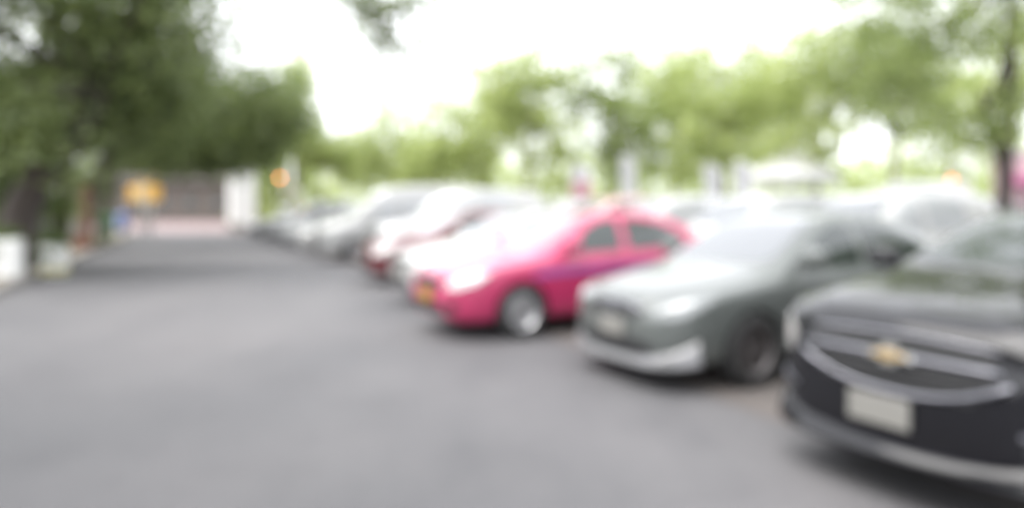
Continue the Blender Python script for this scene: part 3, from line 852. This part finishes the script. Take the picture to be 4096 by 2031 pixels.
# T1: big leaning tree; a long limb reaches over the lane and hangs into the top of the view
b1 = G(70, 175)
def rel(b, x, y, s): 
    q = G(x, s); return (q.x - b.x, q.y - b.y, HZ(y, s))
limb_tip = [rel(b1, x, y, 250) for x, y in ((1500, 20), (1470, 50), (1545, 70), (1500, 120), (1550, 150), (1510, 190), (1560, 220), (1600, 20), (1440, -10), (1640, -10), (1380, -30), (1570, 110), (1590, 170), (1700, -20), (1530, 40), (1585, 260), (1400, 5), (1480, -10), (1720, 0), (1660, 15), (1350, -5))]
tree('shade_tree', b1, [(0, 0, 0), (-.05, 0, .6), (.1, 0, 1.5), (.55, 0, 2.3), (1.3, 0, 3.1), (1.9, .1, 4.2)], [.48, .40, .37, .34, .30, .25],
     [((.6, -.2, 6.6), (3.6, 3.6, 2.6), 125), ((-2.4, -.8, 6.0), (2.6, 2.6, 2.6), 88), ((2.7, .6, 6.2), (2.1, 2.4, 2.6), 100), ((-1.4, .8, 4.2), (2.4, 2.0, 1.3), 60), ((2.0, 1.2, 4.2), (2.0, 1.6, 1.3), 55), ((.2, -1.5, 3.5), (1.7, .8, .9), 26), ((1.0, -1.7, 3.1), (1.3, .6, .7), 20)],
     'leafdark', 'wooddark', 'big dark leaning tree rising behind the white planters', group=GT, per=50, spread=.46, size=.205,
     limbs=[([(1.9, .1, 4.2), (4.2, -1.6, 7.2), (6.6, -3.4, 7.6), rel(b1, 1480, -250, 250), rel(b1, 1500, 100, 250)], [.16, .12, .09, .06, .03], limb_tip)])
b2 = G(330, 105)
tree('shade_tree', b2, [(0, 0, 0), (.1, 0, 1.2), (.4, 0, 2.6), (1.2, 0, 3.8)], [.34, .27, .24, .18],
     [((3.4, 0, 5.4), (2.8, 2.8, 2.4), 92), ((6.2, .3, 5.1), (2.4, 2.2, 1.9), 110), ((1.2, 0, 6.4), (2.8, 2.6, 2.8), 72), ((4.6, .4, 3.9), (3.0, 2.2, .7), 100), ((-1.2, 0, 5.6), (2.6, 2.6, 2.4), 44)],
     'leafdark', 'wooddark', 'broad dark tree whose crown spreads over the lane above the orange sign', group=GT, per=52, spread=.5, size=.235)
b3 = G(420, 76)
tree('shade_tree', b3, [(0, 0, 0), (.1, 0, 1.4), (.3, 0, 2.8), (.8, 0, 4.0)], [.30, .25, .22, .17],
     [((2.0, 0, 5.8), (3.4, 3.0, 2.6), 66), ((6.0, .4, 5.6), (2.8, 2.6, 2.3), 95), ((7.5, .5, 4.8), (1.8, 2.0, 1.5), 50), ((3.4, .5, 4.05), (4.4, 2.4, .8), 110), ((-2.4, 0, 5.4), (2.8, 2.6, 2.8), 40)],
     'leafdark', 'wooddark', 'dark tree farthest down the kerb, beyond the brown pillar', group=GT, per=60, spread=.38, size=.24)
b3b = G(-160, 120)
tree('shade_tree', b3b, [(0, 0, 0), (.1, 0, 1.4), (.2, 0, 2.8), (.3, 0, 4.0)], [.30, .25, .22, .17],
     [((.5, 0, 5.4), (3.2, 3.0, 2.8), 60), ((1.2, 0, 3.0), (2.6, 2.0, 1.6), 34)],
     'leafdark', 'wooddark', 'dark leafy tree at the picture\'s edge behind the big leaning tree', group=GT, per=55, spread=.45, size=.20)

GB = 'light green trees beyond the parked cars'
def back_tree(x, s, top, w, label, leaf='leaflight', dens=1.0, low=1.6, per=34, spread=.34, size=.27):
    """an airy crown: tight leaf clumps with open sky between them"""
    b = G(x, s); H_ = HZ(top, s) + 1.5; W_ = w / s / 2 * 1.08
    blobs = []
    n = int(dens * 3.1 * 2 * W_ * (H_ - low))
    hc, rh = (H_ + low) / 2, (H_ - low) / 2
    for k in range(6):
        a = k * 1.05 + random.uniform(-.3, .3); rr = W_ * random.uniform(.35, .55)
        blobs.append(((math.cos(a) * rr, math.sin(a) * rr * .7, hc + rh * random.uniform(-.5, .45)), (W_ * .6, W_ * .5, rh * random.uniform(.5, .65)), n // 7 + 1))
    blobs.append(((random.uniform(-.25, .25) * W_, 0, H_ - rh * .5), (W_ * .6, W_ * .5, rh * .55), n // 5 + 1))
    return tree('back_tree', b, [(0, 0, 0), (.05, 0, low * .5), (-.05, .05, low + .3), (.1, 0, low + (H_ - low) * .45)], [.19, .16, .13, .08], blobs, leaf, 'wood', label, 'tree', GB, per=per, spread=spread, size=size)
back_tree(1185, 60, 250, 170, 'slender light green tree peeking out past the dark canopy\'s end', low=4.5, dens=1.2)
back_tree(1120, 50, 570, 300, 'darker green tree behind the pale lamp post', leaf='leafmid', low=1.2, dens=1.3)
back_tree(1290, 58, 555, 330, 'low lime green tree beside the pale pole', low=1.3, dens=1.2)
back_tree(1560, 54, 450, 420, 'rounded light green tree behind the high-roof van of the near row', dens=1.1)
back_tree(1760, 60, 425, 380, 'light green tree with a flat top between the two trees behind the high-roof van')
back_tree(1950, 62, 400, 360, 'narrow light green tree behind the tall white wagon\'s tail', dens=1.1)
back_tree(2110, 86, 235, 520, 'tall airy green tree whose crown starts the high tree band', dens=.9)
back_tree(2440, 80, 180, 560, 'tall airy green tree above the pink taxi', leaf='leafmid', dens=.75)
back_tree(2700, 66, 250, 480, 'pale tree set back between two taller crowns', dens=1.0)
back_tree(2900, 84, 215, 560, 'tall airy tree above the paired white banners', dens=.75)
back_tree(3080, 62, 260, 460, 'pale tree set back behind the white tent', dens=1.0)
back_tree(3270, 92, 180, 580, 'broad yellow green tree over the white tent', dens=.7)
back_tree(3580, 96, 130, 560, 'leafy green tree right of the white tent', leaf='leafmid', dens=.62)
back_tree(3800, 70, 250, 520, 'pale tree set back behind the amber lamp post', dens=.65)
back_tree(4050, 90, 200, 520, 'pale green tree behind the slim dark trunk', dens=.55)
# slim tree on the right
br = G(4015, 195)
tree('slim_tree', br, [(0, 0, 0), (.02, 0, 1.5), (.06, 0, 3.0), (.12, 0, 4.4), (.2, 0, 6.0)], [.15, .14, .13, .12, .09],
     [((-1.4, -.4, 5.1), (1.5, 1.5, .8), 34), ((.4, -.8, 5.4), (1.4, 1.4, 1.0), 40), ((.2, 0, 6.8), (2.4, 2.2, 1.2), 42), ((-2.4, -.3, 4.2), (1.3, 1.3, .8), 30), ((-2.9, -.2, 5.7), (1.6, 1.3, .8), 24), ((-.5, -.2, 3.4), (.7, .7, .8), 14), ((-3.2, -3.2, 8.4), (3.6, 3.2, 1.2), 85)],
     'leafmid', 'wooddark', 'slim dark trunked tree standing behind the black sedan', per=40, spread=.2, size=.15,
     limbs=[([(.05, 0, 2.2), (-.25, .05, 3.0), (-.4, .05, 3.9)], [.07, .06, .04], [])])

GC = 'unseen shade trees added around the viewer'  # out of view, added to shade the near ground and show in car windows
tree('shade_tree', (-7.2, .6, 0), [(0, 0, 0), (.1, 0, 1.5), (.2, 0, 3.4)], [.36, .28, .22],
     [((.8, .4, 6.2), (3.4, 3.6, 2.2), 150), ((-2.2, 1.6, 5.8), (2.6, 2.8, 2.2), 100), ((2.0, -1.8, 5.6), (2.6, 2.6, 2.0), 90)],
     'leafdark', 'wooddark', 'unseen added shade tree beside the near end of the lane, mirrored in the car windows', group=GC, per=40, spread=.45, size=.24)
tree('shade_tree', (16.5, 8.5, 0), [(0, 0, 0), (.1, 0, 1.5), (.2, 0, 3.0)], [.30, .25, .20],
     [((.2, .4, 5.2), (3.4, 3.6, 2.6), 150), ((-.8, -3.2, 4.8), (2.8, 2.8, 2.6), 110), ((.6, 3.6, 4.6), (2.6, 2.6, 2.2), 80)],
     'leafdark', 'wooddark', 'shade tree off to the side, mirrored in the grey silver sedan\'s side windows', group=GC, per=40, spread=.45, size=.24)
tree('shade_tree', (12.5, -2.5, 0), [(0, 0, 0), (.1, 0, 1.5), (.2, 0, 3.4)], [.36, .28, .22],
     [((.2, .4, 6.0), (3.6, 3.6, 2.6), 150), ((-2.8, 1.2, 5.4), (2.6, 2.8, 2.2), 100), ((3.0, .8, 5.4), (2.8, 2.6, 2.2), 100)],
     'leafdark', 'wooddark', 'unseen added shade tree behind the viewer, mirrored in the black sedan', group=GC, per=40, spread=.45, size=.24)

def shrub(x, s, ytop, ybot, w, label, leaf='leafshrub', n=24, name='shrub', per=50, size=.11):
    b = G(x, s); z0, z1 = max(.15, HZ(ybot, s)), HZ(ytop, s); r = w / s / 2
    root = tag(empty(name, b), label, 'shrub', 'shrubs on the verge')
    bm = bmesh.new(); cents = []
    for k in range(n):
        a = random.uniform(0, 6.28); rr = r * random.random() ** .5
        z = random.uniform(z0, z1); rr *= max(.35, 1 - ((z - (z0 + z1) / 2) / ((z1 - z0) * .62)) ** 2)
        q = Vector((math.cos(a) * rr, math.sin(a) * rr, z)); cents.append(q)
        if k % 2 == 0: tube_bm(bm, [(q.x * .1, q.y * .1, 0), (q.x * .5, q.y * .5, z * .6), q], [.025, .018, .006], 5)
    link('stem', mesh_of(bm, 'stem'), M['wood'], root)
    link('foliage', leaves_me('foliage', cents, per, .2, size), M[leaf], root)
shrub(235, 150, 540, 860, 200, 'tall bright green bush beside the dark leaning trunk', n=60, leaf='leafmid')
shrub(20, 165, 640, 1000, 150, 'leafy green bush at the picture\'s edge before the dark trunk', n=34)
shrub(140, 158, 760, 1010, 180, 'dense green bush behind the white planters', n=34)
shrub(405, 100, 700, 960, 100, 'dark green bush beside the brown pillar', n=26, leaf='leafdark')
# hedge that closes the verge
hb = G(150, 92)
hedge = tag(empty('hedge', hb), 'dense dark hedge closing the back of the shaded verge', 'hedge')
cents = []
for k in range(420):
    u = random.uniform(-14, 1.5)
    p = LANE * u * .6 + ACR * (-1.5 + random.uniform(-.6, .6)) + Vector((u * .55, 0, random.uniform(.2, 3.4)))
    cents.append(p)
link('foliage', leaves_me('foliage', cents, 40, .35, .2), M['leafdark'], hedge)
# far wood behind everything
cents = []
for k in range(1700):
    x = random.uniform(950, 4500); s = random.uniform(30, 38)
    q = G(x, s); cents.append((q.x, q.y, random.uniform(.3, 7.2 + 1.3 * math.sin(x * .011))))
wood = link('far_treeline', leaves_me('far_treeline', cents, 30, .6, .5), M['leaflight'])
tag(wood, 'far belt of greenery behind the car park', 'trees', None, 'stuff')

# ------------------------------------------------------------------ things on the verge side
def planter(x, s, w, d, h, label, band=False, yaw=kyaw, z=.10):
    root = tag(empty('planter', G(x, s) + Vector((0, 0, z)), yaw), label, 'planter', 'white planters on the verge')
    bm = bmesh.new(); box_bm(bm, -w / 2, w / 2, -d / 2, d / 2, 0, h, .05, 3)
    top = max(bm.faces, key=lambda f: f.calc_center_median().z + f.calc_area() * 10 if f.normal.z > .9 else -9)
    r = bmesh.ops.inset_individual(bm, faces=[top], thickness=.09); 
    bmesh.ops.translate(bm, verts=top.verts, vec=(0, 0, -.12))
    link('box', mesh_of(bm, 'box', False), M['whitewash'], root)
    link('soil', box_me('soil', -w / 2 + .10, w / 2 - .10, -d / 2 + .10, d / 2 - .10, h - .118, h - .05, .02), M['soil'], root)
    if band:
        link('band', box_me('band', -w / 2 - .004, w / 2 + .004, -d / 2 - .004, d / 2 + .004, .03, .22, .03), M['yellowpaint'], root)
    cents = [(random.uniform(-w * .4, w * .4), random.uniform(-d * .35, d * .35), h + random.uniform(0, .12)) for _ in range(12)]
    cents += [(random.choice((-1, 1)) * w * .5, random.uniform(-d * .4, d * .4), h - random.uniform(0, .3)) for _ in range(5)]
    link('foliage', leaves_me('foliage', cents, 30, .10, .10), M['leafshrub'], root)
planter(12, 197, .85, .6, .78, 'large white concrete planter nearest the picture\'s edge', False)
planter(218, 178, .52, .5, .70, 'smaller white planter with a yellow painted foot band', True, z=-.012)

# brown and grey pillar
pil = tag(empty('gate_pillar', G(300, 116), R(20)), 'brown brick pillar with a pale cement face beside the lane', 'pillar')
link('shaft', box_me('shaft', -.40, .40, -.45, .45, 0, 2.45, .02), M['brick'], pil)
link('face_panel', box_me('face_panel', -.26, .26, -.475, -.452, .55, 2.35, .01), M['concrete'], pil)
link('face_panel', box_me('face_panel', -.425, -.402, -.22, .22, .55, 2.35, .01), M['concrete'], pil)
link('cap', box_me('cap', -.48, .48, -.53, .53, 2.452, 2.58, .03, 2), M['concrete'], pil)
link('plinth', box_me('plinth', -.46, .46, -.51, .51, 0, .40, .02), M['brick'], pil)

def bin_(x, s, mat, label):
    root = tag(empty('litter_bin', G(x, s), kyaw), label, 'bin')
    bm = bmesh.new(); lathe_bm(bm, [(.001, .03), (.26, .03), (.29, .10), (.33, .95), (.33, 1.0), (.30, 1.0), (.27, .2), (.001, .18)], 20, 'Z')
    link('body', mesh_of(bm, 'body'), M[mat], root)
    bm = bmesh.new(); lathe_bm(bm, [(.35, 1.003), (.35, 1.05), (.28, 1.15), (.12, 1.20), (.001, 1.21)], 20, 'Z')
    link('lid', mesh_of(bm, 'lid'), M[mat], root)
    bm = bmesh.new(); box_bm(bm, -.16, .16, -.345, -.30, 1.06, 1.10, .01); link('handle', mesh_of(bm, 'handle'), M['plastic'], root)
bin_(425, 84, 'binG', 'dark green litter bin beside the brown pillar')
bin_(490, 68, 'binB', 'blue litter bin under the orange sign')

# orange sign at the end of the lane, with a round pale mirror above it
sb = G(578, 70)
sg = tag(empty('direction_sign', sb, R(-4)), 'orange sign board on a white post at the end of the lane', 'sign')
link('board', box_me('board', -.98, .98, -.03, .03, HZ(804, 70), HZ(744, 70), .02), M['orange'], sg)
link('panel', box_me('panel', -.50, .22, -.045, -.032, HZ(798, 70), HZ(746, 70), .008), M['creamorange'], sg)
link('post', tube_me('post', [(-.12, .10, 0), (-.12, .10, HZ(742, 70))], [.07, .07], 12), M['signwhite'], sg)
link('post', tube_me('post', [(.34, .10, 0), (.34, .10, HZ(742, 70))], [.07, .07], 12), M['signwhite'], sg)
mr = tag(empty('round_mirror', sb + Vector((-.05, .35, 0)), R(-6)), 'round convex traffic mirror on a post above the orange sign', 'mirror')
bm = bmesh.new(); zc = HZ(705, 70)
lathe_bm(bm, [(.001, -.10), (.20, -.085), (.38, -.045), (.46, 0), (.46, .05), (.001, .06)], 28)
bmesh.ops.translate(bm, verts=bm.verts, vec=(0, 0, zc)); link('mirror_face', mesh_of(bm, 'mirror_face'), M['lens'], mr)
bm = bmesh.new(); lathe_bm(bm, [(.46, -.01), (.51, -.03), (.52, .04), (.465, .06)], 28)
bmesh.ops.translate(bm, verts=bm.verts, vec=(0, 0, zc)); link('rim', mesh_of(bm, 'rim'), M['orange'], mr)
link('post', tube_me('post', [(0, .10, 0), (0, .10, zc)], [.05, .05], 10), M['steel'], mr)

# white gate pillar
gp = tag(empty('gate_pillar', G(968, 60), R(28)), 'tall white masonry gate pillar beyond the far end of the cars', 'pillar')
hz_ = HZ(672, 60)
link('shaft', box_me('shaft', -.78, .78, -.70, .70, 0, hz_, .03, 2), M['whitewash'], gp)
link('plinth', box_me('plinth', -.86, .86, -.78, .78, 0, .5, .03), M['concrete'], gp)
link('cap', box_me('cap', -.90, .90, -.82, .82, hz_ + .002, hz_ + .16, .04, 2), M['whitewash'], gp)

def pole(x, s, ytop, label, lx, ly, sign=None, r=.16):
    b = G(x, s); root = tag(empty('lamp_post', b), label, 'lamp post')
    h = HZ(ytop, s)
    link('post', tube_me('post', [(0, 0, 0), (0, 0, .6), (0, 0, h)], [r, r * .8, r * .55], 14), M['steel'], root)
    link('base', box_me('base', -.25, .25, -.25, .25, 0, .3, .03), M['concrete'], root)
    dx = (lx - x) / s; lz = HZ(ly, s)
    link('arm', tube_me('arm', [(0, 0, lz + .22), (dx * .5, 0, lz + .28), (dx, 0, lz + .20)], [.035, .03, .025], 8), M['steel'], root)
    bm = bmesh.new(); lathe_bm(bm, [(.02, .20), (.05, .16), (.13, .10), (.13, .08)], 16, 'Z'); bmesh.ops.translate(bm, verts=bm.verts, vec=(dx, 0, lz))
    sh = link('lamp_shade', mesh_of(bm, 'lamp_shade'), M['steel'], root)
    bm = bmesh.new(); bmesh.ops.create_icosphere(bm, subdivisions=2, radius=.062 * 100 / s); bmesh.ops.translate(bm, verts=bm.verts, vec=(dx, 0, lz))
    link('bulb', mesh_of(bm, 'bulb'), M['amberglow'], sh)
    if sign:
        y0, y1, w = sign
        link('sign_plate', box_me('sign_plate', -w / 2, w / 2, -.17, -.14, HZ(y1, s), HZ(y0, s), .01), M['cream'], root)
pole(1165, 66, 618, 'pale lamp post with a glowing amber lamp beyond the grey cars', 1120, 712, (735, 800, 1.0))
pole(3880, 145, 600, 'pale lamp post with a glowing amber lamp left of the slim trunk', 3808, 716, None, .06)

# feather banners
def banner(x, s, ytop, ybot, w, label, pink):
    root = tag(empty('feather_banner', G(x, s), R(random.uniform(-12, 12))), label, 'banner', 'white feather banners beyond the cars')
    z0, z1 = HZ(ybot, s), HZ(ytop, s)
    link('pole', tube_me('pole', [(-w / 2, 0, 0), (-w / 2, 0, z1 - .3), (-w / 4, 0, z1), (w / 6, 0, z1 + .02)], [.025, .02, .015, .01], 8), M['steel'], root)
    link('base', box_me('base', -w / 2 - .3, -w / 2 + .3, -.3, .3, 0, .07, .02), M['concrete'], root)
    def cloth(za, zb, nm, mat):
        bm = bmesh.new(); nx, nz = 6, 12; g = []
        for i in range(nz + 1):
            z = za + (zb - za) * i / nz; t = (z - z0) / (z1 - z0)
            ww = w * (1 if t < .8 else math.sqrt(max(.02, 1 - ((t - .8) / .2) ** 2)) * .7 + .3)
            g.append([bm.verts.new((-w / 2 + .02 + ww * j / nx, .05 * math.sin(j * 1.1 + z * 2.2), z)) for j in range(nx + 1)])
        for i in range(nz):
            for j in range(nx): bm.faces.new((g[i][j], g[i][j + 1], g[i + 1][j + 1], g[i + 1][j]))
        r = bmesh.ops.solidify(bm, geom=list(bm.faces), thickness=.006)
        link(nm, mesh_of(bm, nm), mat, root)
    if pink:
        zm = HZ(725, s)
        cloth(zm + .002, z1, 'cloth', M['banner']); cloth(z0, zm, 'lower_cloth', M['bannerpink'])
    else:
        cloth(z0, z1, 'cloth', M['banner'])
banner(2325, 95, 655, 800, .78, 'white feather banner with a pink lower half', True)
banner(2512, 95, 625, 800, .62, 'white feather banner standing alone above the pink taxi roof', False)
banner(2848, 95, 655, 800, .72, 'white feather banner, first of the close pair', False)
banner(2972, 95, 645, 800, .72, 'white feather banner, of the close pair the one by the tent', False)

# tent
tb = G(3160, 92)
tent = tag(empty('canopy_tent', tb, R(20)), 'white peaked canopy tent under the trees', 'tent')
ez, az = HZ(705, 92), HZ(585, 92); hw = 1.45
bm = bmesh.new(); n = 7; rings = []
for i in range(n + 1):
    t = i / n; r_ = hw * (1 - t) ** 1.15 + .02; z = ez + (az - ez) * t
    rings.append([bm.verts.new((r_ * a_, r_ * b_, z)) for a_, b_ in ((-1, -1), (0, -1.0), (1, -1), (1, 0), (1, 1), (0, 1), (-1, 1), (-1, 0))])
for r0, r1 in zip(rings, rings[1:]):
    for k in range(8): bm.faces.new((r0[k], r0[(k + 1) % 8], r1[(k + 1) % 8], r1[k]))
bm.faces.new(rings[-1])
link('roof', mesh_of(bm, 'roof', False), M['tent'], tent)
for k in range(4):
    bm = bmesh.new(); box_bm(bm, -hw, hw, -hw - .008, -hw + .002, ez - .32, ez - .004)
    bmesh.ops.rotate(bm, verts=bm.verts, cent=(0, 0, 0), matrix=Matrix.Rotation(k * math.pi / 2, 3, 'Z'))
    link('valance', mesh_of(bm, 'valance', False), M['tent'], tent)
    a_, b_ = ((-1, -1), (1, -1), (1, 1), (-1, 1))[k]
    link('leg', tube_me('leg', [(a_ * (hw - .06), b_ * (hw - .06), 0), (a_ * (hw - .06), b_ * (hw - .06), ez)], [.03, .03], 8), M['steel'], tent)

# pink kiosk
kb = G(4225, 105)
ki = tag(empty('kiosk', kb, R(-10)), 'small pink kiosk with a magenta awning behind the slim trunk', 'kiosk')
zt = HZ(610, 105)
link('wall', box_me('wall', -1.2, 1.6, 0, 2.2, 0, zt, .02), M['pinkwall'], ki)
link('roof', box_me('roof', -1.35, 1.75, -.15, 2.35, zt + .002, zt + .14, .02), M['signwhite'], ki)
bm = bmesh.new()
v = [bm.verts.new(c) for c in ((-1.9, -.02, HZ(690, 105)), (1.6, -.02, HZ(690, 105)), (1.6, -.8, HZ(735, 105)), (-1.9, -.8, HZ(735, 105)), (-1.9, -.8, HZ(752, 105)), (1.6, -.8, HZ(752, 105)), (1.6, -.02, HZ(735, 105)), (-1.9, -.02, HZ(735, 105)))]
for f in ((0, 1, 2, 3), (3, 2, 5, 4), (4, 5, 6, 7), (7, 6, 1, 0), (0, 3, 4, 7), (1, 6, 5, 2)): bm.faces.new([v[i] for i in f])
link('awning', mesh_of(bm, 'awning', False), M['magenta'], ki)
link('counter', box_me('counter', -.9, 1.3, -.25, -.002, .95, 1.03, .01), M['signwhite'], ki)
wn = link('window', box_me('window', -.9, 1.3, -.02, -.002, 1.05, 2.1, .005), M['glass'], ki)

# building at the end of the lane
bb = G(700, 36)
bl = tag(empty('building', bb, R(10)), 'low brownish building behind the paved forecourt at the lane\'s end', 'building')
link('wall', box_me('wall', -11, 9, 0, 8, 0, 4.3), M['facade'], bl)
rf = bmesh.new()
vv = [rf.verts.new(c) for c in ((-11.6, -.6, 4.302), (9.6, -.6, 4.302), (9.6, 8.6, 4.302), (-11.6, 8.6, 4.302), (-8, 4, 6.3), (6, 4, 6.3))]
for f in ((0, 1, 5, 4), (1, 2, 5), (2, 3, 4, 5), (3, 0, 4), (3, 2, 1, 0)): rf.faces.new([vv[i] for i in f])
link('roof', mesh_of(rf, 'roof', False), M['roofing'], bl)
wme = box_me('window', -.7, .7, -.05, .0, -.65, .65, .01); pme = box_me('pane', -.60, .60, -.058, -.051, -.55, .55)
for k in range(7):
    w = link('window', wme, M['wood'], bl, (-9.6 + k * 2.8, -.002, 2.1)); link('pane', pme, M['glass'], w)
link('door', box_me('door', -.55, .55, -.06, -.003, 0, 2.2, .01), M['wooddark'], bl, (8.2, 0, 0))

# grey rail fence behind the cars
fb = P0 + LANE * 10 + ACR * 27
fe = tag(empty('fence', fb, kyaw), 'dark grey rail fence beyond the far row of cars', 'fence')
for zz in (.5, 1.1, 1.7):
    link('rail', box_me('rail', -16, 24, -.02, .02, zz, zz + .09), M['fence'], fe)
pm = box_me('post', -.05, .05, -.05, .05, 0, 1.9, .008)
for k in range(21): link('post', pm, M['fence'], fe, (-16 + k * 2, .072, 0))

print('tris', sum(len(o.data.polygons) for o in bpy.data.objects if o.type == 'MESH'))
